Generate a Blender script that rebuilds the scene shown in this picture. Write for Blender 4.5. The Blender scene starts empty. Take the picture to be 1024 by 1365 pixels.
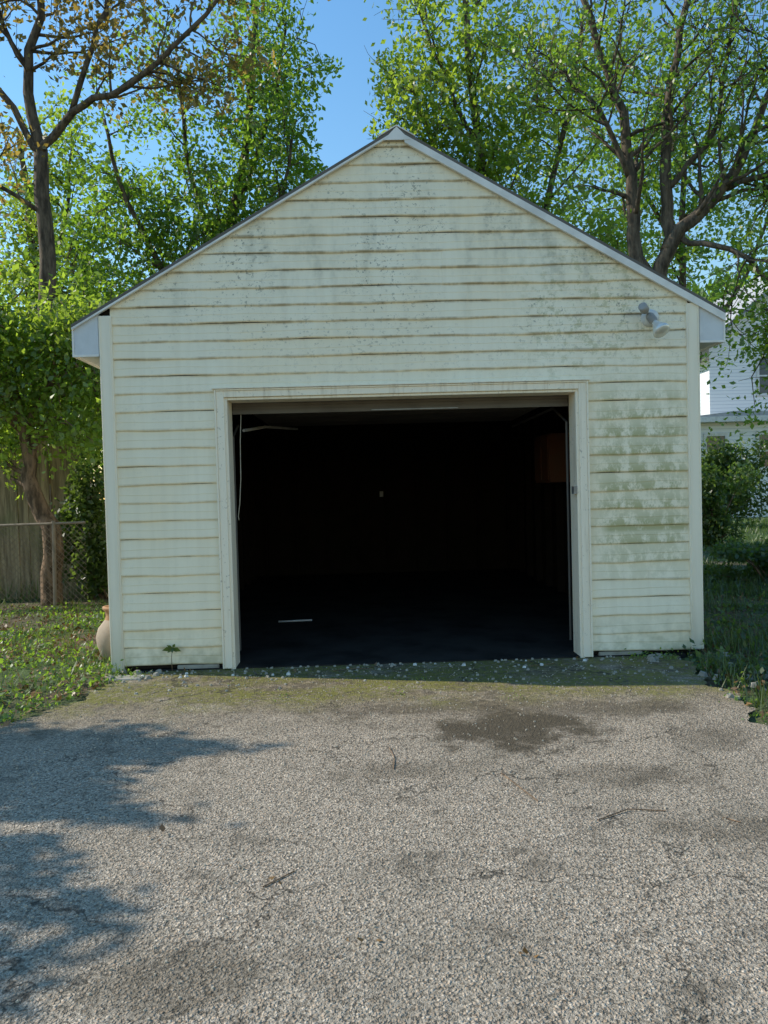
import bpy, math, random
import numpy as np
from mathutils import Vector, Matrix
rng=np.random.default_rng(7); random.seed(7)
D=bpy.data; SC=bpy.context.scene
# ---------------------------------------------------------------- helpers
def link(ob,parent=None):
    SC.collection.objects.link(ob)
    if parent: ob.parent=parent
    return ob
def empty(name,loc=(0,0,0)):
    e=D.objects.new(name,None); e.empty_display_size=.2; SC.collection.objects.link(e); return e
def mesh_ob(name,verts,faces,mat,parent=None,smooth=False):
    me=D.meshes.new(name); me.from_pydata([tuple(v) for v in verts],[],[tuple(f) for f in faces]); me.update()
    if mat: me.materials.append(mat)
    if smooth: me.polygons.foreach_set('use_smooth',[True]*len(me.polygons))
    return link(D.objects.new(name,me),parent)
def quads_ob(name,V,mat,parent=None,shade=None):
    n=len(V); me=D.meshes.new(name)
    me.vertices.add(n*4); me.vertices.foreach_set('co',V.astype(np.float32).ravel())
    me.loops.add(n*4); me.loops.foreach_set('vertex_index',np.arange(n*4,dtype=np.int32))
    me.polygons.add(n); me.polygons.foreach_set('loop_start',np.arange(0,n*4,4,dtype=np.int32))
    me.polygons.foreach_set('loop_total',np.full(n,4,dtype=np.int32))
    me.update(calc_edges=True)
    if shade is not None:
        a=me.attributes.new('shade','FLOAT','FACE'); a.data.foreach_set('value',shade.astype(np.float32))
    me.materials.append(mat)
    return link(D.objects.new(name,me),parent)
class MB:
    def __init__(s): s.v=[];s.f=[]
    def box(s,x0,x1,y0,y1,z0,z1):
        b=len(s.v)
        s.v+=[(x0,y0,z0),(x1,y0,z0),(x1,y1,z0),(x0,y1,z0),(x0,y0,z1),(x1,y0,z1),(x1,y1,z1),(x0,y1,z1)]
        s.f+=[(b,b+3,b+2,b+1),(b+4,b+5,b+6,b+7),(b,b+1,b+5,b+4),(b+1,b+2,b+6,b+5),(b+2,b+3,b+7,b+6),(b+3,b,b+4,b+7)]
        return s
    def prism(s,poly,y0,y1):
        b=len(s.v);n=len(poly)
        s.v+=[(x,y0,z) for x,z in poly]+[(x,y1,z) for x,z in poly]
        s.f.append(tuple(range(b,b+n))); s.f.append(tuple(range(b+2*n-1,b+n-1,-1)))
        for i in range(n):
            j=(i+1)%n; s.f.append((b+i,b+n+i,b+n+j,b+j))
        return s
    def tube(s,pts,rad,sides=6):
        pts=[Vector(p) for p in pts]; b=len(s.v); n=len(pts)
        up=Vector((.13,.21,1)).normalized(); prev=None
        for i,p in enumerate(pts):
            t=(pts[min(i+1,n-1)]-pts[max(i-1,0)]).normalized()
            a=t.cross(up) if prev is None else prev-t*prev.dot(t)
            if a.length<1e-4: a=t.orthogonal()
            a.normalize(); prev=a; c=t.cross(a)
            r=rad[i] if hasattr(rad,'__len__') else rad
            for k in range(sides):
                w=2*math.pi*k/sides; q=p+(a*math.cos(w)+c*math.sin(w))*r; s.v.append((q.x,q.y,q.z))
        for i in range(n-1):
            for k in range(sides):
                k2=(k+1)%sides; s.f.append((b+i*sides+k,b+i*sides+k2,b+(i+1)*sides+k2,b+(i+1)*sides+k))
        s.f.append(tuple(b+k for k in range(sides-1,-1,-1))); s.f.append(tuple(b+(n-1)*sides+k for k in range(sides)))
        return s
    def lathe(s,prof,M,sides=24):
        b=len(s.v);n=len(prof)
        for r,z in prof:
            for k in range(sides):
                w=2*math.pi*k/sides; q=M@Vector((r*math.cos(w),r*math.sin(w),z)); s.v.append(tuple(q))
        for i in range(n-1):
            for k in range(sides):
                k2=(k+1)%sides; s.f.append((b+i*sides+k,b+i*sides+k2,b+(i+1)*sides+k2,b+(i+1)*sides+k))
        return s
    def ob(s,name,mat,parent=None,smooth=False,bevel=0):
        o=mesh_ob(name,s.v,s.f,mat,parent,smooth)
        if bevel:
            m=o.modifiers.new('b','BEVEL'); m.width=bevel; m.segments=2; m.limit_method='ANGLE'
        return o
# ---------------------------------------------------------------- node helpers
class NT:
    def __init__(s,name):
        s.m=D.materials.new(name); s.m.use_nodes=True; s.t=s.m.node_tree; s.b=s.t.nodes['Principled BSDF']; s.out=s.t.nodes['Material Output']
        s.tc=s.t.nodes.new('ShaderNodeTexCoord'); s.P=s.tc.outputs['Object']
    def n(s,ty,**k):
        x=s.t.nodes.new(ty)
        for a,b in k.items(): setattr(x,a,b)
        return x
    def set(s,sock,v):
        if isinstance(v,bpy.types.NodeSocket): s.t.links.new(v,sock)
        else: sock.default_value=v
    def math(s,op,a,b=0.,c=0.,clamp=False):
        x=s.n('ShaderNodeMath',operation=op,use_clamp=clamp); s.set(x.inputs[0],a); s.set(x.inputs[1],b)
        if op in('MULTIPLY_ADD',): s.set(x.inputs[2],c)
        return x.outputs[0]
    def noise(s,scale,detail=3,rough=.55,vec=None,dist=0,out='Fac'):
        x=s.n('ShaderNodeTexNoise'); s.set(x.inputs['Vector'],vec or s.P); x.inputs['Scale'].default_value=scale
        x.inputs['Detail'].default_value=detail; x.inputs['Roughness'].default_value=rough; x.inputs['Distortion'].default_value=dist
        return x.outputs[out]
    def vnode(s,scale,feature='F1',vec=None):
        x=s.n('ShaderNodeTexVoronoi',feature=feature); s.set(x.inputs['Vector'],vec or s.P); x.inputs['Scale'].default_value=scale
        return x
    def vor(s,scale,feature='F1',out='Distance',vec=None): return s.vnode(scale,feature,vec).outputs[out]
    def map(s,scale=(1,1,1),loc=(0,0,0)):
        x=s.n('ShaderNodeMapping'); s.t.links.new(s.P,x.inputs[0]); x.inputs['Scale'].default_value=scale; x.inputs['Location'].default_value=loc
        return x.outputs[0]
    def rng(s,v,a,b,c=0.,d=1.,smooth=True):
        x=s.n('ShaderNodeMapRange'); x.interpolation_type='SMOOTHSTEP' if smooth else 'LINEAR'
        s.set(x.inputs[0],v)
        for i,q in enumerate((a,b,c,d)): x.inputs[i+1].default_value=q
        return x.outputs[0]
    def mix(s,f,a,b,mode='MIX'):
        x=s.n('ShaderNodeMix',data_type='RGBA',blend_type=mode); s.set(x.inputs[0],f)
        for i,v in((6,a),(7,b)):
            s.set(x.inputs[i], v if isinstance(v,bpy.types.NodeSocket) else (*v[:3],1))
        return x.outputs[2]
    def xyz(s):
        x=s.n('ShaderNodeSeparateXYZ'); s.t.links.new(s.P,x.inputs[0]); return x.outputs
    def band(s,v,c,hw,soft):
        d=s.math('ABSOLUTE',s.math('SUBTRACT',v,c)); return s.rng(d,hw-soft,hw+soft,1.,0.)
    def col(s,c,rough=.8,bump=None,bs=.3,bd=.01,spec=None):
        s.set(s.b.inputs['Base Color'], c if isinstance(c,bpy.types.NodeSocket) else (*c[:3],1)); s.set(s.b.inputs['Roughness'],rough)
        if spec is not None: s.b.inputs['Specular IOR Level'].default_value=spec
        if bump is not None:
            x=s.n('ShaderNodeBump'); x.inputs['Strength'].default_value=bs; x.inputs['Distance'].default_value=bd
            s.set(x.inputs['Height'],bump); s.t.links.new(x.outputs[0],s.b.inputs['Normal'])
        return s.m
def simple(name,c,rough=.7,var=.25,scale=6,metal=0,dirt=(.1,.08,.05),spec=None):
    t=NT(name); n=t.noise(scale,4,.6)
    c1=t.mix(t.rng(n,.35,.75,0,var),c,dirt)
    t.b.inputs['Metallic'].default_value=metal
    return t.col(c1,rough,spec=spec)
# ---------------------------------------------------------------- materials
def siding_mat():
    t=NT('vinyl_siding_weathered'); X,Y,Z=t.xyz()
    base=t.mix(t.rng(t.noise(1.1,2),.3,.7),(.92,.80,.575),(.94,.855,.66))
    st=t.noise(1,3,.6,vec=t.map((14,1,.9)))
    base=t.mix(t.rng(st,.35,.7,0,.33),base,(.79,.69,.50))
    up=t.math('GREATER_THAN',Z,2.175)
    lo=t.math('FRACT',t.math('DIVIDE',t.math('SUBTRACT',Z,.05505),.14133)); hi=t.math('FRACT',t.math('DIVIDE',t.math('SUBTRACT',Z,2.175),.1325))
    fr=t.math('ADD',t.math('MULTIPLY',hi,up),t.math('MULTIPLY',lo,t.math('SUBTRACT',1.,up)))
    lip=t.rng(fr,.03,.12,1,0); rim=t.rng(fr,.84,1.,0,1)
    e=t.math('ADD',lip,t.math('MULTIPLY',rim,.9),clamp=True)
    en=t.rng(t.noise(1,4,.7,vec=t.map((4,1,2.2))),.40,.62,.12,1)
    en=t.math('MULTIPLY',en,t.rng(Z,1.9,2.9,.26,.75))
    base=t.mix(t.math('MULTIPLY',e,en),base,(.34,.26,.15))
    zone=t.rng(t.noise(.75,3,.6,vec=t.map((1,1,1.3),(1.7,0,.4))),.43,.59)
    gz=t.rng(Z,2.2,2.9,.14,1.)
    sp=t.rng(t.noise(30,4,.75,vec=t.map((1,1,1.2))),.56,.65)
    m=t.math('MULTIPLY',sp,t.math('MULTIPLY',zone,gz))
    base=t.mix(t.math('MULTIPLY',m,.75),base,(.16,.155,.11))
    s2=t.rng(t.noise(1,4,.65,vec=t.map((3.2,1,1.1),(2,0,0))),.47,.72,0,.55)
    s2=t.math('MULTIPLY',s2,t.rng(t.noise(16,3,.7),.35,.6,.3,1.))
    base=t.mix(t.math('MULTIPLY',s2,t.rng(Z,2.5,3.2,.06,1.)),base,(.35,.325,.23))
    # green algae on right panel (hugs the laps, runs down in streaks)
    an=t.noise(1,5,.75,vec=t.map((9,1,6)))
    lapw=t.rng(fr,.05,.9,1.0,.45)
    al=t.math('MULTIPLY',t.rng(an,.40,.56),t.math('MULTIPLY',t.band(X,1.87,.36,.14),t.math('MULTIPLY',t.band(Z,1.42,.68,.32),lapw)))
    gb=t.math('MULTIPLY',t.math('MULTIPLY',t.band(Z,1.03,.035,.03),t.band(X,1.9,.34,.06)),t.rng(an,.3,.5))
    al=t.math('MAXIMUM',al,gb)
    gl=t.math('MULTIPLY',t.math('MULTIPLY',t.band(Z,2.75,.5,.35),t.band(X,1.5,.5,.35)),t.rng(t.noise(14,4,.75),.5,.62))
    al=t.math('MAXIMUM',al,t.math('MULTIPLY',gl,.6))
    base=t.mix(t.math('MULTIPLY',al,.76),base,(.34,.32,.11))
    bt=t.math('MULTIPLY',t.rng(Z,.08,.42,1,0),t.rng(t.noise(6,3,.7),.35,.7))
    base=t.mix(t.math('MULTIPLY',bt,.55),base,(.33,.30,.15))
    return t.col(base,.48)
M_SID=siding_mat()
def trim_mat():
    t=NT('painted_trim'); n=t.noise(1,3,.65,vec=t.map((20,8,1.5)))
    c=t.mix(t.rng(n,.5,.75,0,.5),(.91,.815,.65),(.57,.47,.33))
    c=t.mix(t.math('MULTIPLY',t.rng(t.noise(30,4,.7),.60,.70),.5),c,(.20,.17,.12))
    return t.col(c,.55,n,.2,.004)
M_TRIM=trim_mat()
def post_mat():
    t=NT('corner_post_vinyl'); X,Y,Z=t.xyz()
    c=t.mix(t.rng(t.noise(1,3,.6,vec=t.map((10,10,.8))),.4,.75,0,.4),(.92,.835,.67),(.69,.60,.45))
    c=t.mix(t.math('MULTIPLY',t.rng(Z,.0,.5,1,0),.4),c,(.38,.35,.24))
    return t.col(c,.5)
M_POST=post_mat()
M_EAVE=simple('eave_aluminium',(.66,.68,.70),.45,.25,4)
M_DRIP=simple('drip_edge_metal',(.82,.79,.74),.35,.35,5,0,(.3,.3,.28))
M_SHING=simple('asphalt_shingle',(.14,.13,.12),.95,.5,8)
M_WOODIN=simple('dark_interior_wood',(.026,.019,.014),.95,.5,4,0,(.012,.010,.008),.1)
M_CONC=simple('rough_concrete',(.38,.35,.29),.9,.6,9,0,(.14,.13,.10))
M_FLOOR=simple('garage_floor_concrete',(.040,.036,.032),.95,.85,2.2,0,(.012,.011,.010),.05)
M_DOOR=simple('door_panel_dirty',(.14,.12,.10),.7,.6,3,0,(.05,.04,.03))
M_METAL=simple('galvanised_metal',(.30,.30,.30),.45,.4,12,.6)
M_DTRACK=simple('rusty_track_metal',(.09,.085,.08),.6,.5,9,.3)
M_WHITE=simple('dull_white_paint',(.7,.7,.68),.5,.3,10)
M_DULL=simple('dusty_rod_paint',(.34,.33,.31),.6,.4,10)
M_ROPE=simple('rope_fibre',(.55,.50,.40),.9,.3,20)
M_CAB=simple('cabinet_wood',(.14,.045,.018),.7,.4,5)
def ground_mat():
    t=NT('yard_soil_and_litter'); X,Y,Z=t.xyz()
    n=t.noise(.8,4,.65); n2=t.noise(9,4,.7); n3=t.noise(45,3,.7)
    c=t.mix(t.rng(n2,.35,.7),(.075,.055,.032),(.17,.12,.07))
    c=t.mix(t.rng(n3,.5,.7,0,.7),c,(.26,.19,.11))
    g=t.mix(t.rng(n2,.3,.7),(.035,.06,.015),(.08,.13,.03))
    far=t.rng(Y,6,14,0,.5)
    c=t.mix(t.math('ADD',t.rng(n,.42,.6),far,clamp=True),c,g)
    return t.col(c,.95,n3,.8,.03)
M_GROUND=ground_mat()
def drive_mat():
    t=NT('weathered_asphalt_aggregate'); X,Y,Z=t.xyz()
    w=t.n('ShaderNodeVectorMath',operation='MULTIPLY_ADD'); t.t.links.new(t.noise(30,1,out='Color'),w.inputs[0]); w.inputs[1].default_value=(.014,.014,0); t.t.links.new(t.P,w.inputs[2]); wv=w.outputs[0]
    v1=t.vnode(88,vec=wv); d1=v1.outputs['Distance']; c1=t.n('ShaderNodeSeparateColor'); t.t.links.new(v1.outputs['Color'],c1.inputs[0]); r1=c1.outputs[0]
    v2=t.vnode(190,vec=wv); d2=v2.outputs['Distance']; c2=t.n('ShaderNodeSeparateColor'); t.t.links.new(v2.outputs['Color'],c2.inputs[0]); r2=c2.outputs[1]
    stone=t.mix(t.rng(r1,0,1,0,1,False),(.26,.205,.145),(.66,.555,.43))
    stone=t.mix(t.rng(c1.outputs[2],.6,1,0,.6),stone,(.46,.32,.21))
    fine=t.mix(r2,(.17,.138,.10),(.50,.42,.32))
    c=t.mix(t.rng(d1,.38,.58),stone,fine)
    deep=t.rng(t.noise(66,2,.6),.54,.65)
    c=t.mix(t.math('MULTIPLY',deep,.65),c,(.062,.051,.038))
    c=t.mix(t.rng(t.noise(.9,4,.65),.42,.70,0,.4),c,(.21,.178,.13))
    med=t.noise(3.0,5,.72,vec=t.map((1,1,1),(7,3,0)))
    c=t.mix(t.rng(med,.51,.71,0,.65),c,(.11,.090,.064))
    sm=t.noise(16,3,.7)
    c=t.mix(t.rng(sm,.55,.70,0,.5),c,(.105,.087,.062))
    wn=t.math('MULTIPLY',t.math('SUBTRACT',t.noise(3,4,.75),.5),3.2)
    def spot(x,y,rx,ry,k):
        dx=t.math('DIVIDE',t.math('SUBTRACT',X,x),rx); dy=t.math('DIVIDE',t.math('SUBTRACT',Y,y),ry)
        r=t.math('SQRT',t.math('ADD',t.math('MULTIPLY',dx,dx),t.math('MULTIPLY',dy,dy)))
        return t.math('MULTIPLY',t.rng(t.math('ADD',r,wn),.5,1.4,1,0),k)
    st=None
    for a in [(.50,-1.66,.45,.36,.95),(-.15,-2.25,.3,.12,.45),(.95,-1.35,.8,.16,.6),(-.85,-3.75,.22,.14,.5),(1.25,-3.0,.35,.15,.5),(.2,-1.25,.9,.14,.6),(1.5,-1.9,.3,.2,.4),(.9,-2.4,.4,.12,.4)]:
        s=spot(*a); st=s if st is None else t.math('MAXIMUM',st,s)
    c=t.mix(st,c,(.080,.062,.038))
    near=t.rng(Y,-1.8,-.7,0,1)
    mo=t.math('MULTIPLY',near,t.rng(t.noise(2.2,4,.7,vec=t.map((1,1.6,1),(2,0,0))),.32,.52))
    soil=t.mix(t.rng(t.noise(22,3,.7),.4,.65),(.085,.067,.040),(.28,.22,.13))
    c=t.mix(t.math('MULTIPLY',mo,.82),c,soil)
    ys=t.math('ADD',Y,t.math('MULTIPLY',t.math('SUBTRACT',t.noise(1.7,3,.6),.5),1.0))
    mo2=t.math('MULTIPLY',t.rng(ys,-1.3,-.8,0,1),t.math('MULTIPLY',t.rng(t.noise(1.3,3,.7,vec=t.map((1,1.5,1),(9,1,0))),.36,.50),t.rng(t.noise(34,3,.7),.38,.54)))
    c=t.mix(t.math('MULTIPLY',mo2,.85),c,(.20,.19,.035))
    wv2=t.n('ShaderNodeVectorMath',operation='MULTIPLY_ADD'); t.t.links.new(t.noise(2.5,4,.7,out='Color'),wv2.inputs[0]); wv2.inputs[1].default_value=(.7,.7,0); t.t.links.new(t.P,wv2.inputs[2])
    cr=t.vor(.9,'DISTANCE_TO_EDGE',vec=wv2.outputs[0]); crm=t.math('MULTIPLY',t.rng(cr,.001,.010,1,0),t.rng(t.noise(1.3,1,vec=t.map((1,1,1),(4,4,0))),.40,.52))
    c=t.mix(t.math('MULTIPLY',crm,.8),c,(.05,.042,.03))
    h=t.math('SUBTRACT',t.math('ADD',t.rng(d1,.1,.6,1,0),t.math('MULTIPLY',t.rng(d2,.1,.6,1,0),.4)),deep)
    return t.col(c,.9,h,.9,.0055,.3)
M_DRIVE=drive_mat()
def leaf_mat(name,dark,light,trans,tf=.5):
    t=NT(name); a=t.n('ShaderNodeAttribute',attribute_name='shade'); f=a.outputs['Fac']
    df=t.n('ShaderNodeBsdfDiffuse'); t.t.links.new(t.mix(f,dark,light),df.inputs[0])
    gl=t.n('ShaderNodeBsdfGlossy'); gl.inputs[1].default_value=.45; gl.inputs[0].default_value=(1,1,1,1)
    tr=t.n('ShaderNodeBsdfTranslucent'); t.t.links.new(t.mix(f,tuple(q*.6 for q in trans),trans),tr.inputs[0])
    mx=t.n('ShaderNodeMixShader'); mx.inputs[0].default_value=tf; t.t.links.new(df.outputs[0],mx.inputs[1]); t.t.links.new(tr.outputs[0],mx.inputs[2])
    m2=t.n('ShaderNodeMixShader'); m2.inputs[0].default_value=.045; t.t.links.new(mx.outputs[0],m2.inputs[1]); t.t.links.new(gl.outputs[0],m2.inputs[2])
    t.t.links.new(m2.outputs[0],t.out.inputs[0]); t.t.nodes.remove(t.b)
    return t.m
L_GREEN=leaf_mat('leaf_green',(.04,.09,.012),(.11,.19,.025),(.42,.68,.05))
L_BRIGHT=leaf_mat('leaf_yellow_green',(.06,.11,.012),(.15,.21,.025),(.56,.76,.06),.55)
L_RED=leaf_mat('leaf_young_reddish',(.09,.09,.02),(.18,.12,.035),(.62,.44,.08),.5)
L_DARK=leaf_mat('leaf_dark',(.03,.06,.012),(.07,.12,.025),(.26,.40,.05),.45)
L_GRASS=leaf_mat('grass_blade',(.04,.08,.015),(.12,.17,.035),(.26,.38,.05),.35)
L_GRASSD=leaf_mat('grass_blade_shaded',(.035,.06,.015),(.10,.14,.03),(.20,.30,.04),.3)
L_DRY=leaf_mat('dry_leaf',(.12,.065,.025),(.34,.20,.08),(.2,.12,.04),.2)
def bark(name,a,b):
    t=NT(name); n=t.noise(1,4,.7,vec=t.map((14,14,3)))
    return t.col(t.mix(t.rng(n,.35,.65),a,b),.95,n,.8,.03)
B_GREY=bark('bark_grey',(.045,.034,.024),(.15,.115,.08)); B_BROWN=bark('bark_brown',(.07,.045,.025),(.28,.18,.11))
# ---------------------------------------------------------------- world, sun, camera
EL=math.radians(37); AZ=math.radians(12.7)
S=Vector((-math.cos(EL)*math.cos(AZ),math.cos(EL)*math.sin(AZ),math.sin(EL)))
w=D.worlds.new('World'); SC.world=w; w.use_nodes=True; nt=w.node_tree
sky=nt.nodes.new('ShaderNodeTexSky'); sky.sky_type='NISHITA'; sky.sun_disc=False; sky.sun_elevation=EL
sky.sun_rotation=math.atan2(S.x,S.y)%(2*math.pi); sky.air_density=1.75; sky.dust_density=0.; sky.ozone_density=4.8
hs_=nt.nodes.new('ShaderNodeHueSaturation'); hs_.inputs['Saturation'].default_value=1.18; hs_.inputs['Value'].default_value=1.3
bg=nt.nodes['Background']; bg.inputs[1].default_value=.15; nt.links.new(sky.outputs[0],hs_.inputs['Color']); nt.links.new(hs_.outputs[0],bg.inputs[0])
sl=D.lights.new('sun','SUN'); sl.energy=5; sl.angle=math.radians(.5); sl.color=(1,.93,.80)
so=D.objects.new('sun',sl); link(so); so.rotation_euler=S.to_track_quat('Z','Y').to_euler()
cam=D.cameras.new('camera'); co=D.objects.new('camera',cam); link(co); SC.camera=co
cam.sensor_fit='VERTICAL'; cam.sensor_height=36; cam.lens=36*993/1365; cam.clip_end=2000; cam.clip_start=.05
yaw,pitch,roll=.0215,.0281,.0272
F=Vector((math.sin(yaw)*math.cos(pitch),math.cos(yaw)*math.cos(pitch),-math.sin(pitch))); Rt=Vector((math.cos(yaw),-math.sin(yaw),0)); U=Rt.cross(F)
r2=Rt*math.cos(roll)-U*math.sin(roll); u2=Rt*math.sin(roll)+U*math.cos(roll)
co.matrix_world=Matrix(((r2.x,u2.x,-F.x,-.30),(r2.y,u2.y,-F.y,-5.85),(r2.z,u2.z,-F.z,1.373),(0,0,0,1)))
SC.view_settings.view_transform='Standard'; SC.view_settings.look='None'; SC.view_settings.exposure=0
# ---------------------------------------------------------------- ground + driveway
xs=np.concatenate([[-600,-100,-30],np.arange(-12,12.1,.3),[30,100,600]]); ys=np.concatenate([[-300,-60,-20],np.arange(-8,16.1,.3),[40,120,900]])
V=[];Fc=[]
for j,y in enumerate(ys):
    for i,x in enumerate(xs):
        inside=(-2.9<x<2.5 and y<6.9)
        z=-.004
        if not inside and abs(x)<12 and -8<y<16: z=.02+.03*math.sin(x*1.7+y*.9)*math.cos(y*1.3-x*.4)
        if inside: z=-.02
        V.append((x,y,z))
nx=len(xs)
for j in range(len(ys)-1):
    for i in range(nx-1):
        a=j*nx+i; Fc.append((a,a+1,a+nx+1,a+nx))
mesh_ob('ground',V,Fc,M_GROUND,smooth=True)
def jag(y,s): return .05*math.sin(y*7+s)+.035*math.sin(y*17+2*s)+.02*math.sin(y*41+s*3)
V=[];Fc=[]; ysd=np.arange(-9,.13,.04)
for y in ysd:
    l=-2.12-.28*min(1.5,max(0,-y))-.05*max(0,-y-1.5)+jag(y,1); r=2.12-.12*min(2,max(0,-y))+jag(y,4)+max(0,-y-2)*.1
    for k in range(9): V.append((l+(r-l)*k/8,y,.012))
n=len(ysd)
for j in range(n-1):
    for k in range(8):
        a=j*9+k; Fc.append((a,a+1,a+10,a+9))
mesh_ob('asphalt_driveway',V,Fc,M_DRIVE)
# ---------------------------------------------------------------- garage
W=2.31; HT=2.81; HA=4.135; SL=(HA-HT)/W; DL,DR,DT=-1.44,1.42,2.175; DEP=6.6
gar=empty('garage')
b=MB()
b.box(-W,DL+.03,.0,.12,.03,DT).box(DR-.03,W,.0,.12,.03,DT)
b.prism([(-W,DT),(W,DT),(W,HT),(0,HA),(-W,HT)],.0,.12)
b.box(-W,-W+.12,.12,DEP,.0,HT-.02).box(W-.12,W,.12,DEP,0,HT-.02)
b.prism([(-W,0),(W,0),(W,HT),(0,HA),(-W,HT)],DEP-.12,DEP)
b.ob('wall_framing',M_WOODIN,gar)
sb=MB()
def ext(z): return W-max(0,(z-HT)/SL)-.004
def hn(a): 
    v=math.sin(a*12.9898)*43758.5453; return v-math.floor(v)
def course(i,z0,h,xa,xb,gable,joints):
    prof=[(-.02*h,-.006),(0,-.017),(.05*h,-.021),(.12*h,-.021),(.44*h,-.0155),(.50*h,-.0168),(.55*h,-.0155),(1.0*h,-.008)]
    base=len(sb.v); nseg=int((xb-xa)/.07)+1
    cur=sorted(joints); full=[]
    for k in range(nseg+1):
        x=xa+(xb-xa)*k/nseg; full.append((x,sum(1 for q in cur if x>q)))
    for q in cur: 
        k=sum(1 for p in cur if p<q); full.append((q-.0005,k)); full.append((q+.0005,k+1))
    full.sort(); m=len(prof)
    for (x,pn) in full:
        off=-.0035*(pn%2)
        wob=.0044*math.sin(x*2.3+i*1.7)+.0028*math.sin(x*6.1+i*3.1)+.0016*math.sin(x*17+i)
        wy=.0022*math.sin(x*3.1+i*2.2)+.0012*math.sin(x*11+i*5)
        for j,(dz,y) in enumerate(prof):
            z=z0+dz+(wob if j<7 else 0); xx=x
            if gable: e=ext(z); xx=max(-e,min(e,x))
            sb.v.append((xx,y+off+wy,z))
    for k in range(len(full)-1):
        for j in range(m-1):
            a=base+k*m+j; sb.f.append((a,a+m,a+m+1,a+1))
h1=.14133; z00=DT-15*h1
for i in range(15):
    z0=z00+i*h1
    course(i,z0,h1,-W+.06,DL,False,[]); course(i+40,z0,h1,DR,W-.06,False,[])
h2=.1325
for i in range(15):
    z0=DT+i*h2; e=min(W-.06,ext(z0)) if z0<HT else ext(z0)
    pj=i//2; js=[]
    for q in range(2):
        x=-2+4*hn(pj*3.3+q*7.7)
        if abs(x)<e-.3: js.append(x)
    if len(js)==2 and abs(js[0]-js[1])<.4: js=js[:1]
    course(i+80,z0,min(h2,HA-z0),-e,e,z0+h2>HT,js)
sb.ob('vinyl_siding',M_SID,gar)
b=MB(); b.box(-W-.026,-W+.075,-.034,.09,-.02,HT-.03).box(W-.075,W+.026,-.034,.09,.05,HT-.03)
b.ob('corner_posts',M_POST,gar,bevel=.008)
b=MB(); 
for x in (-W-.015,-W+.06,W-.06,W+.015): b.box(x-.004,x+.004,-.040,-.033,.06,HT-.05)
b.ob('corner_post_ribs',M_POST,gar)
b=MB()
b.box(DL-.01,DL+.05,-.045,.02,.02,DT+.005).box(DR-.05,DR+.01,-.045,.02,.02,DT+.005).box(DL+.05,DR-.05,-.045,.02,DT-.045,DT+.005)
b.box(DL-.024,DL-.01,-.054,-.0,.02,DT+.018).box(DR+.01,DR+.024,-.054,0,.02,DT+.018).box(DL-.01,DR+.01,-.054,0,DT+.005,DT+.018)
b.box(DL+.035,DL+.072,-.028,.17,.0,DT-.045).box(DR-.072,DR-.035,-.028,.17,.0,DT-.045).box(DL+.072,DR-.072,-.028,.17,DT-.066,DT-.046)
b.ob('door_trim',M_TRIM,gar,bevel=.004)
b=MB(); b.box(DL-.04,DR+.04,-.064,-.022,DT+.020,DT+.027); b.ob('door_drip_cap',M_TRIM,gar)
b=MB()
b.box(DL+.075,DR-.075,.19,.235,DT-.15,DT-.02).box(DL+.075,DR-.075,.176,.19,DT-.155,DT-.125).box(DL+.075,DR-.075,.176,.19,DT-.09,DT-.068)
for k in range(4): b.box(DL+.1,DR-.1,.28+k*.54,.28+k*.54+.52,DT-.06,DT-.02)
b.ob('overhead_door',M_DOOR,gar)
b=MB(); b.box(-.25,.45,.165,.175,DT-.15,DT-.142).box(1.32,1.347,-.034,.03,1.31,1.37); b.ob('door_handle_and_latch',M_METAL,gar)
b=MB()
b.tube([(-1.30,.3,1.90),(-1.2,.9,1.98),(-1.0,1.8,2.03)],.013,6)
b.ob('door_spring_rod',M_DULL,gar)
b=MB()
b.tube([(1.35,.25,.1),(1.35,.25,1.9),(1.33,.6,2.05),(1.33,2.4,2.05)],.012,6).tube([(-1.38,.25,.1),(-1.38,.25,1.85),(-1.38,.5,1.96)],.012,6)
b.ob('door_track',M_DTRACK,gar)
b=MB(); b.tube([(-1.30,.2,2.05),(-1.315,.2,1.8),(-1.32,.2,1.5),(-1.335,.2,1.3),(-1.35,.2,1.2),(-1.345,.2,1.17)],.0035,6); b.ob('pull_rope',M_ROPE,gar,True)
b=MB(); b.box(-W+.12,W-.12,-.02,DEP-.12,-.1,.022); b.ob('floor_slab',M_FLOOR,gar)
b=MB()
for x0,x1 in ((-1.83,-1.50),(1.5,1.85)): b.box(x0,x1,-.012,.1,-.02,.045+.01*hn(x0))
b.ob('footing_blocks',M_CONC,gar,bevel=.012)
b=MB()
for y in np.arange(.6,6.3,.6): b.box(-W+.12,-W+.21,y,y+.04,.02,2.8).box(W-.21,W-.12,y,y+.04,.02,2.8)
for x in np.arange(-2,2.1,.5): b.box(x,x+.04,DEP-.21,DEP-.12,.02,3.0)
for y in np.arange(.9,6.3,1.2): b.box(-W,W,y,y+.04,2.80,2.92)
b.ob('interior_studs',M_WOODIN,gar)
b=MB(); b.box(1.78,2.1,2.6,3.3,1.42,1.98).box(1.765,1.78,2.62,2.94,1.45,1.95).box(1.765,1.78,2.96,3.28,1.45,1.95); b.ob('wall_cabinet',M_CAB,gar,bevel=.005)
b=MB(); b.box(-.1,-.04,DEP-.225,DEP-.212,1.28,1.37); b.ob('wall_outlet',M_WHITE,gar)
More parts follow.
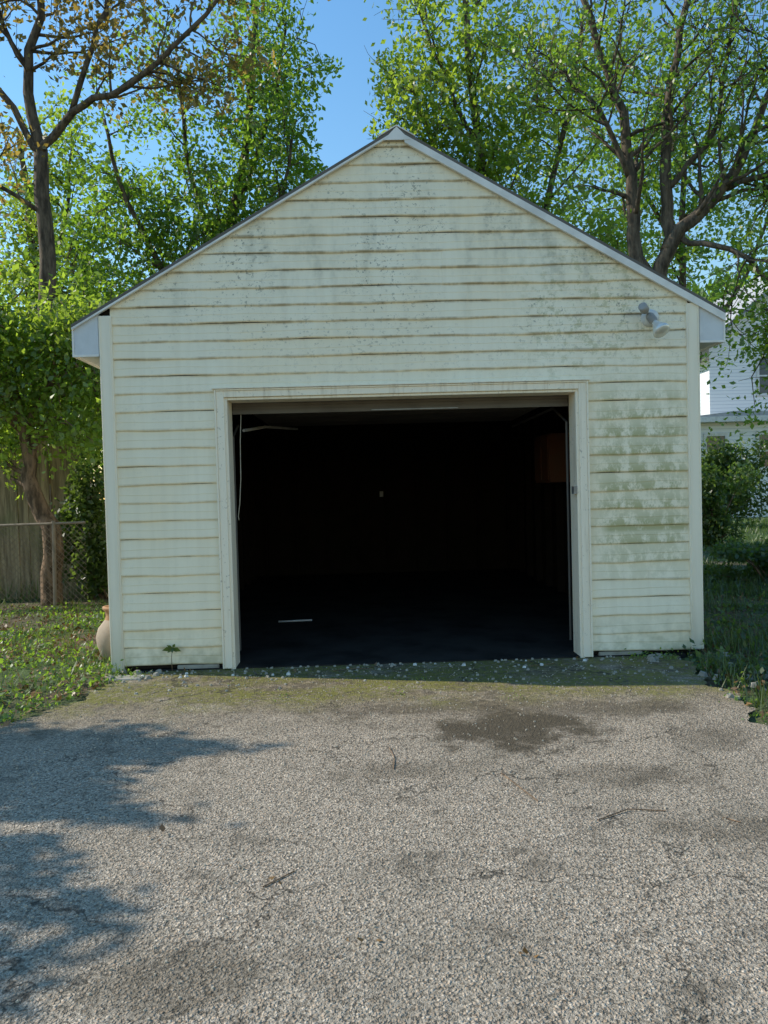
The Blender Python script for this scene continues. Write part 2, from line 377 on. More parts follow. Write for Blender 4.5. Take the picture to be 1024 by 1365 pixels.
# roof
b=MB()
ov=.225; t=.024; lift=.010
def rz(x): return HA-SL*abs(x)
xe=W+ov
for s in (-1,1):
    P=[(0,rz(0)+lift),(s*xe,rz(xe)+lift),(s*xe,rz(xe)+lift+t),(0,rz(0)+lift+t)]
    if s==-1: P=P[::-1]
    b.prism(P,-.05,DEP+.06)
b.ob('roof_shingles',M_SHING,gar)
b=MB(); 
for s in (-1,1):
    P=[(0,HA+.038),(s*.14,HA-.14*SL+.038),(s*.14,HA-.14*SL+.046),(0,HA+.046)]
    if s==-1: P=P[::-1]
    b.prism(P,-.058,DEP+.06)
b.prism([(-.10,HA-.10*SL-.01),(.10,HA-.10*SL-.01),(0,HA+.034)],-.055,-.048)
b.ob('ridge_cap',M_DRIP,gar)
b=MB()
for s,hh in ((1,.060),(-1,.018)):
    P=[(s*.06,rz(.06)-hh+lift),(s*xe,rz(xe)-hh+lift),(s*xe,rz(xe)+lift-.002),(s*.06,rz(.06)+lift-.002)]
    if s==-1: P=P[::-1]
    b.prism(P,-.052,-.026)
b.ob('rake_drip_edge',M_DRIP,gar)
b=MB()
for s in (-1,1):
    x0=W+.028; x1=W+ov-.01
    P=[(s*x0,2.47),(s*x1,2.485),(s*x1,rz(x1)+.002),(s*x0,rz(x0)+.002)]
    if s==-1: P=P[::-1]
    b.prism(P,-.030,DEP+.03)
b.ob('eave_boxes',M_EAVE,gar,bevel=.003)
b=MB()
for s in (-1,1):
    a,c=sorted((s*(W+ov-.01),s*(W+ov+.004))); b.box(a,c,-.034,DEP+.03,2.47,2.67)
    a,c=sorted((s*(W+.028),s*(W+ov+.004))); b.box(a,c,-.036,-.031,2.468,2.485)
b.ob('eave_fascia',M_DRIP,gar)
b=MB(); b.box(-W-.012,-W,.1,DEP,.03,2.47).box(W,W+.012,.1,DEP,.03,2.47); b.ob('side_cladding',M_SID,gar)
# ---------------------------------------------------------------- flood light on gable
fl=empty('wall_flood_light')
b=MB(); M0=Matrix.Translation((1.95,-.022,2.67))@Matrix.Rotation(math.radians(90),4,'X')
b.lathe([(0,.055),(.035,.055),(.055,.042),(.066,.018),(.070,0),(.070,-.01)],M0)
b.tube([(1.95,-.07,2.67),(1.945,-.10,2.66),(1.94,-.115,2.635)],.016,10)
b.tube([(1.94,-.06,2.68),(1.905,-.09,2.705),(1.885,-.10,2.71)],.015,10)
b.ob('mount',M_WHITE,fl,True)
ax=Vector((.30,-.55,-.78)).normalized(); q=Vector((0,0,1)).rotation_difference(ax).to_matrix().to_4x4()
b=MB(); b.lathe([(0,-.065),(.027,-.065),(.033,-.052),(.033,.0),(.027,.012),(.024,.024)],Matrix.Translation((1.94,-.115,2.63))@q)
ax2=Vector((-.45,-.55,.25)).normalized(); q2=Vector((0,0,1)).rotation_difference(ax2).to_matrix().to_4x4()
b.lathe([(0,-.0),(.028,0),(.034,.012),(.034,.068),(.027,.074),(.0,.068)],Matrix.Translation((1.885,-.10,2.71))@q2)
b.ob('sockets',M_DULL,fl,True)
gm=NT('bulb_glass'); gm.b.inputs['Metallic'].default_value=.3; M_BULB=gm.col((.72,.70,.64),.25)
b=MB(); b.lathe([(r*1.25,z*1.25) for r,z in [(.018,.01),(.022,.03),(.035,.055),(.05,.08),(.054,.095),(.05,.105),(.03,.113),(0,.116)]],Matrix.Translation((1.94,-.115,2.63))@q); b.ob('bulb',M_BULB,fl,True)
# ---------------------------------------------------------------- vegetation generators
def nrm(v): return v/ (np.linalg.norm(v)+1e-9)
def poly(p,d,L,n,jit,up):
    pts=[np.array(p,float)]; d=nrm(np.array(d,float))
    for i in range(n):
        d=nrm(d+rng.normal(0,jit,3)+np.array([0,0,up])); pts.append(pts[-1]+d*L/n)
    return pts,d
def make_leaves(name,P,mat,parent,size=(.06,.11),flat=.5,cl=None):
    P=np.array(P); n=len(P)
    a=rng.normal(size=(n,3)); a[:,2]-=.3; a/=np.linalg.norm(a,axis=1)[:,None]
    nn=rng.normal(size=(n,3)); nn[:,2]+=flat*2; b=np.cross(a,nn); b/=np.linalg.norm(b,axis=1)[:,None]; c=np.cross(a,b)
    s=rng.uniform(size[0],size[1],n)[:,None]; wd=s*rng.uniform(.24,.34,(n,1))
    V=np.stack([P,P+a*s*.45+b*wd+c*s*.08,P+a*s,P+a*s*.5-b*wd+c*s*.08],1)
    sh=rng.uniform(0,1,n)
    if cl is not None: sh=np.clip(sh*.5+np.array(cl)*.5,0,1)
    return quads_ob(name,V,mat,parent,sh)
def side_dir(d,ang):
    r=rng.normal(size=3); r=nrm(r-d*np.dot(r,d)); return nrm(d*math.cos(ang)+r*math.sin(ang))
def in_gap(p):
    dx=p[0]+.3; dy=p[1]+5.85; a=dx/dy-.0215; el=(p[2]-1.37)/dy
    u=512+993*a-27*el; v=654-993*el
    wob=10*math.sin(v*.06)+6*math.sin(v*.17)
    if v>260: return False
    if v>110: return 430+wob<u<496+wob*.5
    return 466+wob<u<506+wob*.5
def tree(name,limbs,bk,leaf,nb=9,bl=(1.,2.2),nt_=5,tl=(.4,.9),lp=9,sig=.13,size=(.06,.11),tmin=.35,up=.06,cut=None,leafprob=1.,crown=[]):
    e=empty(name); mb=MB(); LP=[];CL=[]; ends=[]
    for pts,r0,r1,dens in limbs:
        pts=[np.array(p,float) for p in pts]
        Q=[]; 
        for i in range(len(pts)-1):
            for k in range(4):
                u=k/4; p0=pts[max(i-1,0)];p1=pts[i];p2=pts[i+1];p3=pts[min(i+2,len(pts)-1)]
                q=.5*((2*p1)+(-p0+p2)*u+(2*p0-5*p1+4*p2-p3)*u*u+(-p0+3*p1-3*p2+p3)*u**3); Q.append(q+rng.normal(0,.025,3))
        Q.append(pts[-1]); R=[r0+(r1-r0)*k/(len(Q)-1) for k in range(len(Q))]
        mb.tube(Q,R,9 if r0>.08 else 6); ends+=Q
        N=int(nb*dens)
        for k in range(N):
            f=tmin+(1-tmin)*(k+rng.uniform(0,.9))/N; i=min(int(f*(len(Q)-1)),len(Q)-2); p=Q[i]; d=nrm(Q[i+1]-Q[i])
            L=rng.uniform(*bl)*(1.1-.4*f); br=max(R[i]*.45,.012)
            bp,_=poly(p,side_dir(d,rng.uniform(.6,1.2)),L,6,.18,up)
            if cut and cut(bp[-1]): continue
            mb.tube(bp,[br+( .006-br)*j/6 for j in range(7)],5); ends+=bp[2:]
            for m in range(nt_):
                g=.25+.75*(m+rng.uniform())/nt_; j=min(int(g*6),5); dd=nrm(bp[j+1]-bp[j]); q=bp[j]+(bp[j+1]-bp[j])*rng.uniform()
                tp,_=poly(q,side_dir(dd,rng.uniform(.4,1.1)),rng.uniform(*tl),4,.2,.0)
                mb.tube(tp,[.007,.006,.005,.004,.003],3)
                if rng.uniform()>leafprob: continue
                cv=rng.uniform()
                for s_ in tp[1:]:
                    if cut and cut(s_): continue
                    k2=rng.poisson(lp); LP.extend(s_+rng.normal(0,sig,(k2,3))); CL.extend([cv]*k2)
    E=np.array(ends)
    for (c,r,nc,nl) in crown:
        c=np.array(c);r=np.array(r)
        for i in range(nc):
            d=rng.normal(size=3); d=nrm(d)*rng.uniform(0,1)**.45; p=c+d*r
            if cut and cut(p): continue
            rad=rng.uniform(.2,.5); m=int(nl*(rad/.36)**2)
            q=p+rng.normal(0,1,(m,3))*np.array([rad,rad,rad*.5])*.66
            q[:,2]-=.25*((q[:,0]-p[0])**2+(q[:,1]-p[1])**2)/rad
            if cut: q=np.array([z for z in q if not cut(z)]) if len(q) else q
            if len(q): LP.extend(q); CL.extend([rng.uniform()]*len(q))
            e0=E[np.argmin(((E-p)**2).sum(1))]; dist=np.linalg.norm(e0-p)
            if dist<2.6:
                mid=(e0+p)/2+np.array([0,0,.12*dist])+rng.normal(0,.06,3); mb.tube([e0,mid,p],[.014,.010,.005],4)
    mb.ob('trunk_and_limbs',bk,e,True)
    if LP: make_leaves('foliage',LP,leaf,e,size,cl=CL)
    return e
limbs=[([(-5.55,7,0),(-5.65,7,3),(-5.6,7,5.5),(-5.65,7,7.3)],.165,.115,0),
 ([(-5.65,7,7.2),(-5.8,7,8.6),(-5.5,6.9,9.8),(-5.7,6.8,11.5)],.10,.035,1),
 ([(-5.65,7,7.2),(-6.2,6.8,8.2),(-6.9,6.6,9.2),(-7.6,6.4,10.3)],.07,.03,1),
 ([(-5.65,7,7.2),(-5.0,6.7,7.75),(-4.0,6.4,8.0),(-2.9,6.2,8.7),(-1.9,6.0,9.6)],.075,.025,1.1),
 ([(-5.0,6.7,7.75),(-4.6,6.6,8.8),(-4.2,6.5,9.8),(-4.1,6.5,11)],.05,.02,.9),
 ([(-5.8,7,8.6),(-6.3,6.9,9.8),(-6.4,6.6,11.5)],.05,.02,.9),
 ([(-5.6,7,6.2),(-6.4,6.5,6.6),(-7.2,6.2,6.2)],.04,.02,.8)]
tree('tall_maple_tree',limbs,B_GREY,L_RED,nb=15,bl=(.8,1.8),nt_=5,lp=6,sig=.11,size=(.08,.14),cut=in_gap,leafprob=.9)
limbs=[([(-3.2,10,0),(-3.3,10,4),(-3.1,10,6.5),(-2.6,10,9),(-2.3,10,12)],.16,.05,1.3),
 ([(-3.3,10,3.6),(-4.2,9.8,5.6),(-5.0,9.6,7.4),(-5.4,9.5,9)],.09,.03,1.1),
 ([(-3.2,10,4.2),(-2.4,9.7,5.6),(-1.9,9.5,7.2),(-1.6,9.4,8.6)],.08,.03,1.),
 ([(-3.1,10,6),(-3.8,10,8),(-4.0,10,10.5)],.07,.03,1.),
 ([(-2.8,10,7.5),(-2.1,9.8,9.2),(-1.7,9.8,11.2)],.06,.02,1),
 ([(-3.3,10,3.2),(-4.6,9.7,4.4),(-6.2,9.4,5.6)],.07,.02,1.)]
tree('locust_tree',limbs,B_GREY,L_GREEN,nb=9,bl=(.9,1.9),nt_=5,lp=7,sig=.15,size=(.085,.145),tmin=.3,cut=in_gap,
  crown=[((-3.0,10,7.2),(2.1,1.3,3.6),135,88),((-5.3,9.8,5.8),(1.6,1.2,2.4),60,88),((-2.0,10,10),(1.3,1,2.2),40,80)])
limbs=[([(-8.5,12,0),(-8.4,12,4),(-8.0,12,7),(-8.2,12,10)],.16,.05,1.2),
 ([(-8.4,12,3),(-7.2,11.5,5),(-6.6,11.2,6.6)],.08,.03,1.),([(-8.4,12,3.5),(-9.8,11.5,5.4),(-10.4,11.2,7)],.08,.03,1.),([(-8.1,12,6),(-7.2,12,8),(-7,12,10)],.07,.03,1)]
tree('locust_tree.001',limbs,B_GREY,L_BRIGHT,nb=9,bl=(.9,1.9),nt_=5,lp=6,sig=.16,size=(.10,.17),tmin=.25,crown=[((-7.8,12,6.5),(3.0,1.4,4.0),115,80),((-6.5,12,4.2),(3,1,1.8),55,80)])
limbs=[([(-4.35,3.7,0),(-4.3,3.7,.9),(-4.55,3.7,1.5),(-4.6,3.7,2.3),(-4.8,3.7,3.0)],.14,.06,.7),
 ([(-4.6,3.7,2.3),(-4.1,3.5,2.9),(-3.6,3.4,3.3)],.05,.02,1.2),([(-4.6,3.7,2.3),(-5.3,3.4,2.8),(-6,3.2,3.2)],.05,.02,1.2),
 ([(-4.7,3.7,2.7),(-5.1,3.6,3.2),(-5.3,3.5,3.7)],.04,.02,1.3)]
tree('crooked_shade_tree',limbs,B_BROWN,L_BRIGHT,nb=10,bl=(.4,.9),nt_=5,tl=(.3,.5),lp=8,sig=.11,size=(.06,.11),tmin=.45,up=.08,
  crown=[((-4.5,3.6,3.3),(1.3,.8,.9),68,98),((-3.7,3.3,2.4),(.42,.5,.8),24,80),((-5.6,3.6,3.1),(.8,.7,.7),28,88)])
limbs=[([(4.1,5.2,0),(4.1,5.2,2.5),(4.0,5.2,4.3)],.23,.20,0),
 ([(4.0,5.2,4.2),(3.75,5.2,5.0),(3.7,5.2,6.2),(3.4,5.2,7.4),(2.9,5.1,8.8)],.12,.035,1),
 ([(4.0,5.2,4.2),(4.35,5.0,5.0),(4.9,4.9,5.6),(5.4,4.8,6.4),(5.8,4.7,7.6)],.12,.035,1),
 ([(4.2,5.1,4.8),(4.2,5.1,5.8),(4.3,5.2,7.0),(4.6,5.2,8.4),(4.9,5.2,9.8)],.10,.03,1),
 ([(4.9,4.9,5.6),(5.6,4.7,5.7),(6.4,4.5,5.6)],.05,.02,.9),
 ([(3.7,5.2,5.9),(3.2,5.0,6.8),(2.5,4.9,7.4)],.05,.02,.9),
 ([(4.2,5.1,5.6),(4.9,5.0,6.6),(5.2,4.9,8.6)],.05,.02,.9),
 ([(4.35,5.0,4.9),(4.9,4.6,4.6),(5.6,4.3,3.9),(6.0,4.1,3.3)],.045,.02,1.0)]
tree('forked_shade_tree',limbs,B_GREY,L_GREEN,nb=16,bl=(.8,1.7),nt_=7,lp=3,sig=.13,size=(.06,.11),cut=in_gap,leafprob=.7,
  crown=[((4.6,5.1,7.5),(2.2,1.3,2.2),50,42),((5.5,4.5,3.5),(.55,.8,1.4),46,50),((5.9,4.8,5.6),(.9,.9,1.3),30,48)])
limbs=[([(2.6,9,0),(2.6,9,4),(2.3,9,6.5),(2.0,9,9),(1.8,9,12)],.15,.05,1.3),
 ([(2.6,9,4),(1.5,8.8,5.4),(.6,8.6,6.4),(.3,8.6,7.2)],.08,.03,1.),([(2.4,9,5.5),(1.4,8.8,7.4),(.7,8.7,9.4)],.08,.03,1.),
 ([(2.5,9,5),(3.4,9,7),(3.9,9,9),(4.3,9,11)],.08,.03,1.),([(2.6,9,3.6),(3.8,8.8,4.8),(4.9,8.6,5.6)],.07,.02,1.),([(2.1,9,8),(1.2,9,10),(.9,9,11.5)],.05,.02,1)]
tree('maple_tree',limbs,B_GREY,L_BRIGHT,nb=9,bl=(.9,1.9),nt_=5,lp=7,sig=.15,size=(.085,.145),tmin=.3,cut=in_gap,
  crown=[((2.2,9,8.2),(2.3,1.3,3.2),150,88),((1.1,9,6.9),(1.5,1,1.6),48,85),((3.8,9,6),(1.5,1.2,2.0),44,80)])
limbs=[([(8,13,0),(8,13,4),(7.8,13,7),(8,13,11)],.15,.05,1.2),([(8,13,4),(6.8,12.7,6),(6.2,12.6,8.6)],.08,.03,1.),([(8,13,4.5),(9.4,12.8,6.6),(10,12.6,8.6)],.08,.03,1.),([(7.8,13,7),(6.6,13,9.5),(6.2,13,11.6)],.07,.03,1)]
tree('maple_tree.001',limbs,B_GREY,L_GREEN,nb=9,bl=(.9,1.9),nt_=5,lp=5,sig=.16,size=(.10,.17),tmin=.3,crown=[((7.4,13,9.4),(3.2,1.5,3.8),125,66)])
# small tree beside the drive (its crown throws the dappled shade on the asphalt)
limbs=[([(-8.0,-.9,0),(-7.9,-.9,1.6),(-7.8,-1.0,2.8)],.1,.06,0),([(-7.8,-1.0,2.7),(-7.2,-1.2,3.2),(-6.4,-1.4,3.5)],.035,.012,1.2),([(-7.8,-1.0,2.7),(-7.6,-.7,3.4),(-7.3,-.5,4.0)],.05,.02,1.2),
 ([(-7.8,-1.0,2.7),(-7.2,-1.8,3.0),(-6.3,-2.4,3.3)],.03,.010,1.4),([(-7.8,-1.0,2.7),(-8.6,-1.1,3.4),(-9,-1.2,4)],.05,.02,1)]
tree('young_tree',limbs,B_BROWN,L_GREEN,nb=12,bl=(.35,.75),nt_=5,tl=(.25,.4),lp=8,sig=.06,size=(.09,.15),tmin=.3,crown=[((-7.6,-1.3,3.6),(.8,.9,.4),14,60),((-6.4,-2.1,3.3),(.6,.8,.25),26,15)])
# ---------------------------------------------------------------- bushes / far tree line
def blob_leaves(name,blobs,mat,n,size,parent=None,shell=.5):
    P=[];C=[]
    vol=np.array([a[3]*a[4]*a[5] for a in blobs])**.67; vol/=vol.sum()
    for a,v in zip(blobs,vol):
        m=int(n*v); d=rng.normal(size=(m,3)); d/=np.linalg.norm(d,axis=1)[:,None]
        r=rng.uniform(shell,1,m)**.7*(1+.18*np.sin(d[:,0]*7+a[0])*np.cos(d[:,2]*6+a[1]))
        p=np.array(a[:3])+d*r[:,None]*np.array(a[3:6]); p=p[p[:,2]>.02]
        P.append(p); C.append(np.full(len(p),rng.uniform()))
    return make_leaves(name,np.concatenate(P),mat,parent,size,cl=np.concatenate(C))
def bush(name,c,rx,ry,rz_,mat,n,size,k=14):
    bl=[]
    for i in range(k):
        a=rng.uniform(0,6.28); r=rng.uniform(0,.75); h=rng.uniform(.15,.8)
        bl.append((c[0]+rx*r*math.cos(a),c[1]+ry*r*math.sin(a),c[2]+rz_*h,rx*rng.uniform(.25,.42),ry*rng.uniform(.3,.45),rz_*rng.uniform(.18,.3)))
    e=empty(name); mb=MB()
    for q in bl: mb.tube([(c[0]+rng.uniform(-.2,.2),c[1],c[2]),((c[0]+q[0])/2,(c[1]+q[1])/2,q[2]*.6),(q[0],q[1],q[2])],[.02,.014,.006],5)
    mb.ob('stems',B_BROWN,e,True); blob_leaves('leaves',bl,mat,n,size,e,.3); return e
bush('garden_bush',(10.2,16,0),2.6,1.0,2.8,L_DARK,10000,(.10,.17),22)
bush('garden_bush.001',(6.9,9.5,.0),1.1,.8,1.8,L_DARK,6000,(.07,.12),14)
bush('garden_bush.002',(4.9,3.6,0),.9,.9,.60,L_DARK,4500,(.05,.09),12)
bush('ivy_shrub',(-4.05,4.3,0),.6,.5,2.1,L_DARK,8000,(.06,.10),16)
bush('ivy_shrub.001',(-6.2,5.6,0),2.0,.7,3.4,L_GREEN,9000,(.08,.14),20)
bl=[]
for i in range(75):
    x=rng.uniform(-32,32); y=rng.uniform(34,42); bl.append((x,y,rng.uniform(0,1)**.8*(12 if abs(x+1.5)>4.5 else 5.),rng.uniform(1.8,3.4),rng.uniform(1,2),rng.uniform(1.4,2.8)))
blob_leaves('distant_trees',bl,L_GREEN,28000,(.45,.8),None,.2)
# ---------------------------------------------------------------- fences
wf=empty('wooden_fence'); mb=MB()
t=NT('fence_boards'); n_=t.noise(1,4,.7,vec=t.map((16,16,1.2))); c=t.mix(t.rng(n_,.35,.65),(.16,.115,.065),(.42,.32,.19)); c=t.mix(t.rng(t.noise(1.5,3),.45,.7,0,.5),c,(.15,.17,.06)); M_FENCE=t.col(c,.9,n_,.5,.01)
x=-10.
while x<-4.35:
    wd=.13+.02*rng.uniform(); h=2.12+.05*rng.normal()
    yy=4.55+.01*rng.normal(); mb.box(x,x+wd,yy,yy+.02,.02,h); x+=wd+.008
mb.box(-10,-4.35,4.6,4.64,.5,.59).box(-10,-4.35,4.6,4.64,1.6,1.69)
mb.ob('boards',M_FENCE,wf)
cf=empty('chain_link_fence'); mb=MB(); x0,x1,z0,z1,y=-9.,-3.75,.05,1.08,3.3
s=.075; k=x0-(z1-z0)
while k<x1:
    for sg in (1,-1):
        if sg==1: a=(k,z0);b_=(k+z1-z0,z1)
        else: a=(k,z1);b_=(k+z1-z0,z0)
        xa=max(x0,a[0]);xb=min(x1,b_[0])
        if xb>xa:
            za=a[1]+sg*(xa-a[0]); zb=a[1]+sg*(xb-a[0]); mb.tube([(xa,y,za),(xb,y,zb)],.003,3)
    k+=s
mb.tube([(x0,y,1.09),(-6.5,y,1.065),(-5,y,1.08),(x1,y,1.09)],.016,8)
for x in (-9,-6.4,-4.15): mb.tube([(x,y,0),(x+.02,y,1.12)],.022,8)
M_RUST=simple('weathered_galvanised_wire',(.28,.22,.16),.6,.5,10,.2)
mb.ob('mesh_and_posts',M_RUST,cf)
# ---------------------------------------------------------------- clay jar beside the corner
cj=empty('clay_jar')
M_CLAY=simple('sandy_clay',(.42,.33,.24),.85,.5,8,0,(.22,.16,.11)); M_TERRA=simple('terracotta_rim',(.46,.24,.12),.8,.5,12,0,(.25,.17,.1))
b=MB(); b.lathe([(0,0),(.09,.0),(.12,.03),(.155,.12),(.16,.19),(.14,.26),(.10,.31),(.085,.33)],Matrix.Translation((-2.47,.5,.02)),28); b.ob('body',M_CLAY,cj,True)
b=MB(); b.lathe([(.085,.325),(.075,.36),(.08,.40),(.10,.42),(.10,.44),(.08,.44),(.06,.40)],Matrix.Translation((-2.47,.5,.02)),28); b.ob('neck',M_TERRA,cj,True)
# ---------------------------------------------------------------- neighbour's house
hs=empty('neighbour_house')
t=NT('white_lap_siding'); X,Y,Z=t.xyz(); fr=t.math('FRACT',t.math('DIVIDE',Z,.14)); M_HS=t.col(t.mix(t.rng(fr,.0,.2),(.52,.56,.62),(.84,.86,.88)),.6,fr,.8,.02)
M_GLASS=NT('window_glass').col((.05,.06,.08),.08); M_GROOF=simple('grey_shingle',(.42,.42,.44),.9,.4,5)
b=MB(); b.box(13.6,22,24,32,0,6.9); b.prism([(13.6,6.9),(22,6.9),(17.8,10.4)],24,32); b.box(11.6,19,22,24,0,3.7); b.ob('walls',M_HS,hs)
b=MB(); b.prism([(11.3,3.7),(19.3,3.7),(19.3,3.78),(13.6,4.0),(11.3,3.78)],21.6,24.0)
for s in (-1,1):
    P=[(17.8,10.4),(17.8+s*4.9,6.4),(17.8+s*4.9,6.6),(17.8,10.65)]
    if s==-1: P=P[::-1]
    b.prism(P,23.5,32.4)
b.ob('roof',M_GROOF,hs)
b=MB();g=MB()
def win(x0,x1,z0,z1,y):
    g.box(x0,x1,y-.03,y-.01,z0,z1)
    for q in ((x0-.1,x0,z0-.1,z1+.1),(x1,x1+.1,z0-.1,z1+.1),(x0,x1,z1,z1+.1),(x0,x1,z0-.1,z0),(x0,x1,(z0+z1)/2-.03,(z0+z1)/2+.03)): b.box(q[0],q[1],y-.07,y-.012,q[2],q[3])
for x in (12.5,14.5): win(x,x+.7,1.9,3.1,22)
for x in (15.6,17.8): win(x,x+.9,4.9,6.3,24)
b.box(11.5,11.66,21.93,22.0,0,3.7).box(11.3,19.3,21.55,21.6,3.6,3.80)
b.ob('window_frames',M_WHITE,hs); g.ob('window_panes',M_GLASS,hs)
# ---------------------------------------------------------------- grass and weeds
def inside_drive(x,y):
    l=-2.12-.28*np.clip(-y,0,1.5)-.05*np.clip(-y-1.5,0,9); r=2.12-.12*np.clip(-y,0,2)+np.clip(-y-2,0,9)*.1
    return (x>l-.02)&(x<r+.02)&(y<.1)
def grass(name,x0,x1,y0,y1,n,h,mat,thr=-.2,wd=(.003,.007)):
    x=rng.uniform(x0,x1,n); y=rng.uniform(y0,y1,n)
    nz=np.sin(x*2.3+1)*np.cos(y*2.9)+.6*np.sin(x*5.1+y*4.3)+.4*np.cos(y*9-x*3)
    keep=~inside_drive(x,y)&~((abs(x)<W+.05)&(y>-.05)&(y<DEP+.05))&(nz+rng.normal(0,.5,n)>thr)
    x=x[keep];y=y[keep];nz=nz[keep];m=len(x)
    hh=h*rng.uniform(.3,1.2,m)*(1+.3*nz); a=rng.uniform(0,6.28,m); w_=rng.uniform(wd[0],wd[1],m)
    lean=rng.uniform(.1,.9,m); lx=np.cos(a)*lean*hh; ly=np.sin(a)*lean*hh; px=-np.sin(a)*w_; py=np.cos(a)*w_
    z=np.full(m,.0)
    b0=np.stack([x-px,y-py,z],1);b1=np.stack([x+px,y+py,z],1);t1=np.stack([x+lx+px*.3,y+ly+py*.3,z+hh],1);t0=np.stack([x+lx-px*.3,y+ly-py*.3,z+hh],1)
    return quads_ob(name,np.stack([b0,b1,t1,t0],1),mat,None,rng.uniform(0,1,m))
grass('grass',-6,-2.05,-2.5,4,11000,.09,L_GRASS,0.)
grass('grass.001',1.7,5.5,-3,3.5,22000,.12,L_GRASSD,-.2)
grass('grass.002',2.2,14,3.,9,16000,.15,L_GRASSD,-.8,(.005,.010))
grass('grass.003',-10,-2.05,4,9,5000,.25,L_GRASS,-1,(.005,.01))
grass('grass.004',4,16,9,20,22000,.12,L_GRASS,-2,(.008,.014))
def weeds(name,x0,x1,y0,y1,n,mat,size,h,thr=0.):
    x=rng.uniform(x0,x1,n); y=rng.uniform(y0,y1,n); nz=np.sin(x*3.1+2)*np.cos(y*3.7+1)+.5*np.sin(x*7-y*6)+rng.normal(0,.3,n)
    keep=(nz>thr)&~inside_drive(x,y)&~((abs(x)<W+.06)&(y>-.05)&(y<DEP+.05)); x=x[keep];y=y[keep]
    z=.03+np.abs(rng.normal(0,h,len(x)))
    return make_leaves(name,np.stack([x,y,z],1),mat,None,size,flat=1.5)
weeds('ground_ivy',-5.5,-2.05,-2.2,3.5,17000,L_GREEN,(.025,.055),.035,-.15)
weeds('ground_ivy.001',2.1,5,-1.8,6,14000,L_DARK,(.04,.07),.05,-.2)
weeds('leaf_litter',-5.5,-2.05,-2.2,3.8,4500,L_DRY,(.03,.07),.008,-.9)
weeds('leaf_litter.001',1.7,5,-3,3,4500,L_DRY,(.03,.06),.01,-.9)
def tuft(name,pts,mat,n,sg,size):
    P=[]
    for (x,y) in pts: P.append(np.array([x,y,.03])+rng.normal(0,1,(n,3))*np.array([sg,sg*.6,.02]))
    P=np.concatenate(P); P[:,2]=np.abs(P[:,2]); return make_leaves(name,P,mat,None,size,flat=1.)
tuft('edge_weeds',[(-2.25,-.12),(-2.3,-.35),(-2.45,-.6),(-2.5,-.9),(-2.6,-1.2),(2.15,-.5),(2.1,-.9),(2.0,-1.3),(1.95,-1.7),(-2.1,-.2),(2.0,-.15),(1.8,-.08)],L_GREEN,80,.07,(.012,.03))
tuft('moss_tufts',[(-.12,-.9),(-.9,-.95),(.05,-.55),(-1.3,-.5),(.6,-1.1)],L_GREEN,30,.035,(.008,.018))
b=MB(); b.tube([(-1.86,-.04,.02),(-1.86,-.05,.12),(-1.85,-.05,.2)],[.004,.003,.002],4)
se=empty('seedling_plant'); b.ob('stem',B_BROWN,se,True)
def leaflet(p,d,L):
    p=np.array(p);d=nrm(np.array(d,float)); s_=nrm(np.cross(d,[0,1,0.2]))*L*.24
    return [p,p+d*L*.5+s_,p+d*L,p+d*L*.5-s_]
V=np.array([leaflet((-1.85,-.05,.2),d,L) for d,L in (((-1,-.3,-.2),.08),((1,-.3,-.35),.08),((-.8,-.4,.5),.05),((.5,-.4,.6),.05),((-.9,-.2,-.9),.055),((.9,-.3,-.9),.05),((.1,-.6,-.7),.05))])
quads_ob('leaves',V,L_DARK,se,np.full(7,.3))
def stones(name,n,x0,x1,y0,y1,s0,s1,mat,pw=1):
    V=[];Fc=[]
    for i in range(n):
        x=rng.uniform(x0,x1); y=y1-(y1-y0)*rng.uniform()**pw; s=rng.uniform(s0,s1); b=len(V); a=rng.uniform(0,6.28)
        for k in range(5):
            w_=a+k*1.2566+rng.normal(0,.2); V.append((x+s*math.cos(w_),y+s*.8*math.sin(w_),.008))
        for k in range(5):
            w_=a+k*1.2566+rng.normal(0,.25); V.append((x+s*.6*math.cos(w_),y+s*.5*math.sin(w_),.012+s*rng.uniform(.5,.9)))
        for k in range(5):
            k2=(k+1)%5; Fc.append((b+k,b+k2,b+5+k2,b+5+k))
        Fc.append(tuple(b+5+k for k in range(5)))
    return mesh_ob(name,V,Fc,mat)
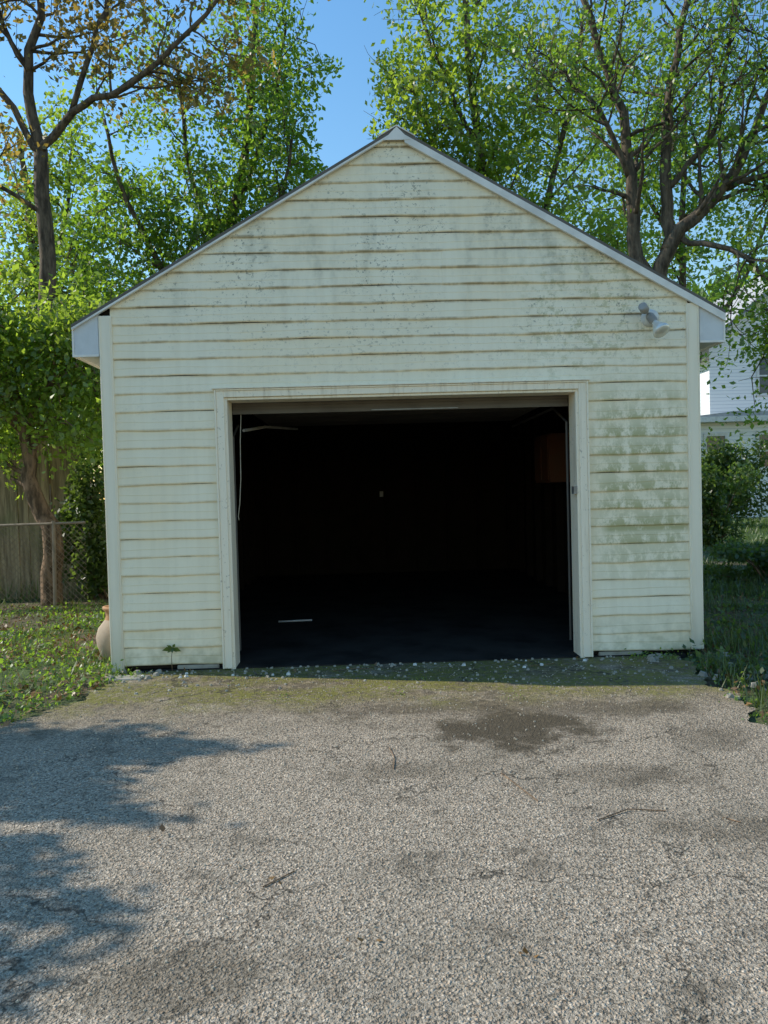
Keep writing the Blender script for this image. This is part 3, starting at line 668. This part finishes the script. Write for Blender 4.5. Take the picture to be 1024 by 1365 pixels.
M_ST=simple('loose_stone',(.48,.41,.31),.9,.6,60,0,(.15,.13,.10))
M_SCRAP=simple('pale_scrap',(.75,.74,.70),.7,.3,20)
stones('gravel',3200,-2.2,1.9,-5,-.1,.003,.008,M_ST)
stones('gravel.001',240,-2.2,2.3,-.7,-.03,.005,.018,M_CONC,2)
stones('litter_scraps',16,-2.2,2.2,-.32,-.06,.010,.022,M_SCRAP)
stones('rubble_stones',24,1.75,2.5,-1.3,-.08,.014,.045,M_CONC)
stones('rubble_stones.001',12,-2.4,-1.9,-.35,-.05,.012,.04,M_CONC)
b=MB(); b.box(-2.28,-2.03,-.28,-.15,-.02,.024); b.ob('concrete_fragment',M_CONC,bevel=.012)
mb=MB()
for p in [[(.30,-2.35,.016),(.34,-2.5,.02),(.40,-2.68,.016)],[(.6,-2.88,.016),(.75,-2.80,.02),(.9,-2.82,.016)],[(-.22,-1.95,.016),(-.2,-2.1,.018),(-.21,-2.25,.016)],[(1.75,-2.3,.016),(1.9,-2.33,.02),(2.05,-2.4,.016)],[(-.7,-3.3,.016),(-.6,-3.2,.016)],[(1.1,-2.9,.016),(1.15,-2.95,.016)],[(-1.5,-3.7,.016),(-1.45,-3.6,.016)],[(-.6,-.2,.016),(-.45,-.16,.02),(-.3,-.18,.016)],[(.9,-.25,.016),(1.1,-.2,.016)]]: mb.tube(p,.0026,5)
mb.ob('twigs',B_BROWN)
P=np.array([(-.66,-3.25,.02),(.15,-3.72,.02),(-.35,-3.65,.02),(.7,-.35,.02),(1.1,-.6,.02),(-1.2,-2.9,.02),(-.3,-.15,.02),(.2,-.3,.02),(1.6,-.3,.02),(-1.7,-.1,.02),(.9,-.12,.02),(1.3,-.1,.02),(-.9,-.2,.02),(1.75,-.2,.02)])
make_leaves('fallen_leaves',np.repeat(P,3,0)+rng.normal(0,.03,(42,3))*np.array([1,1,.1]),L_DRY,None,(.02,.045),flat=3)
b=MB(); b.tube([(-1.27,1.95,.035),(-.92,1.98,.035)],.009,8); b.ob('white_dowel',M_WHITE,None,True)
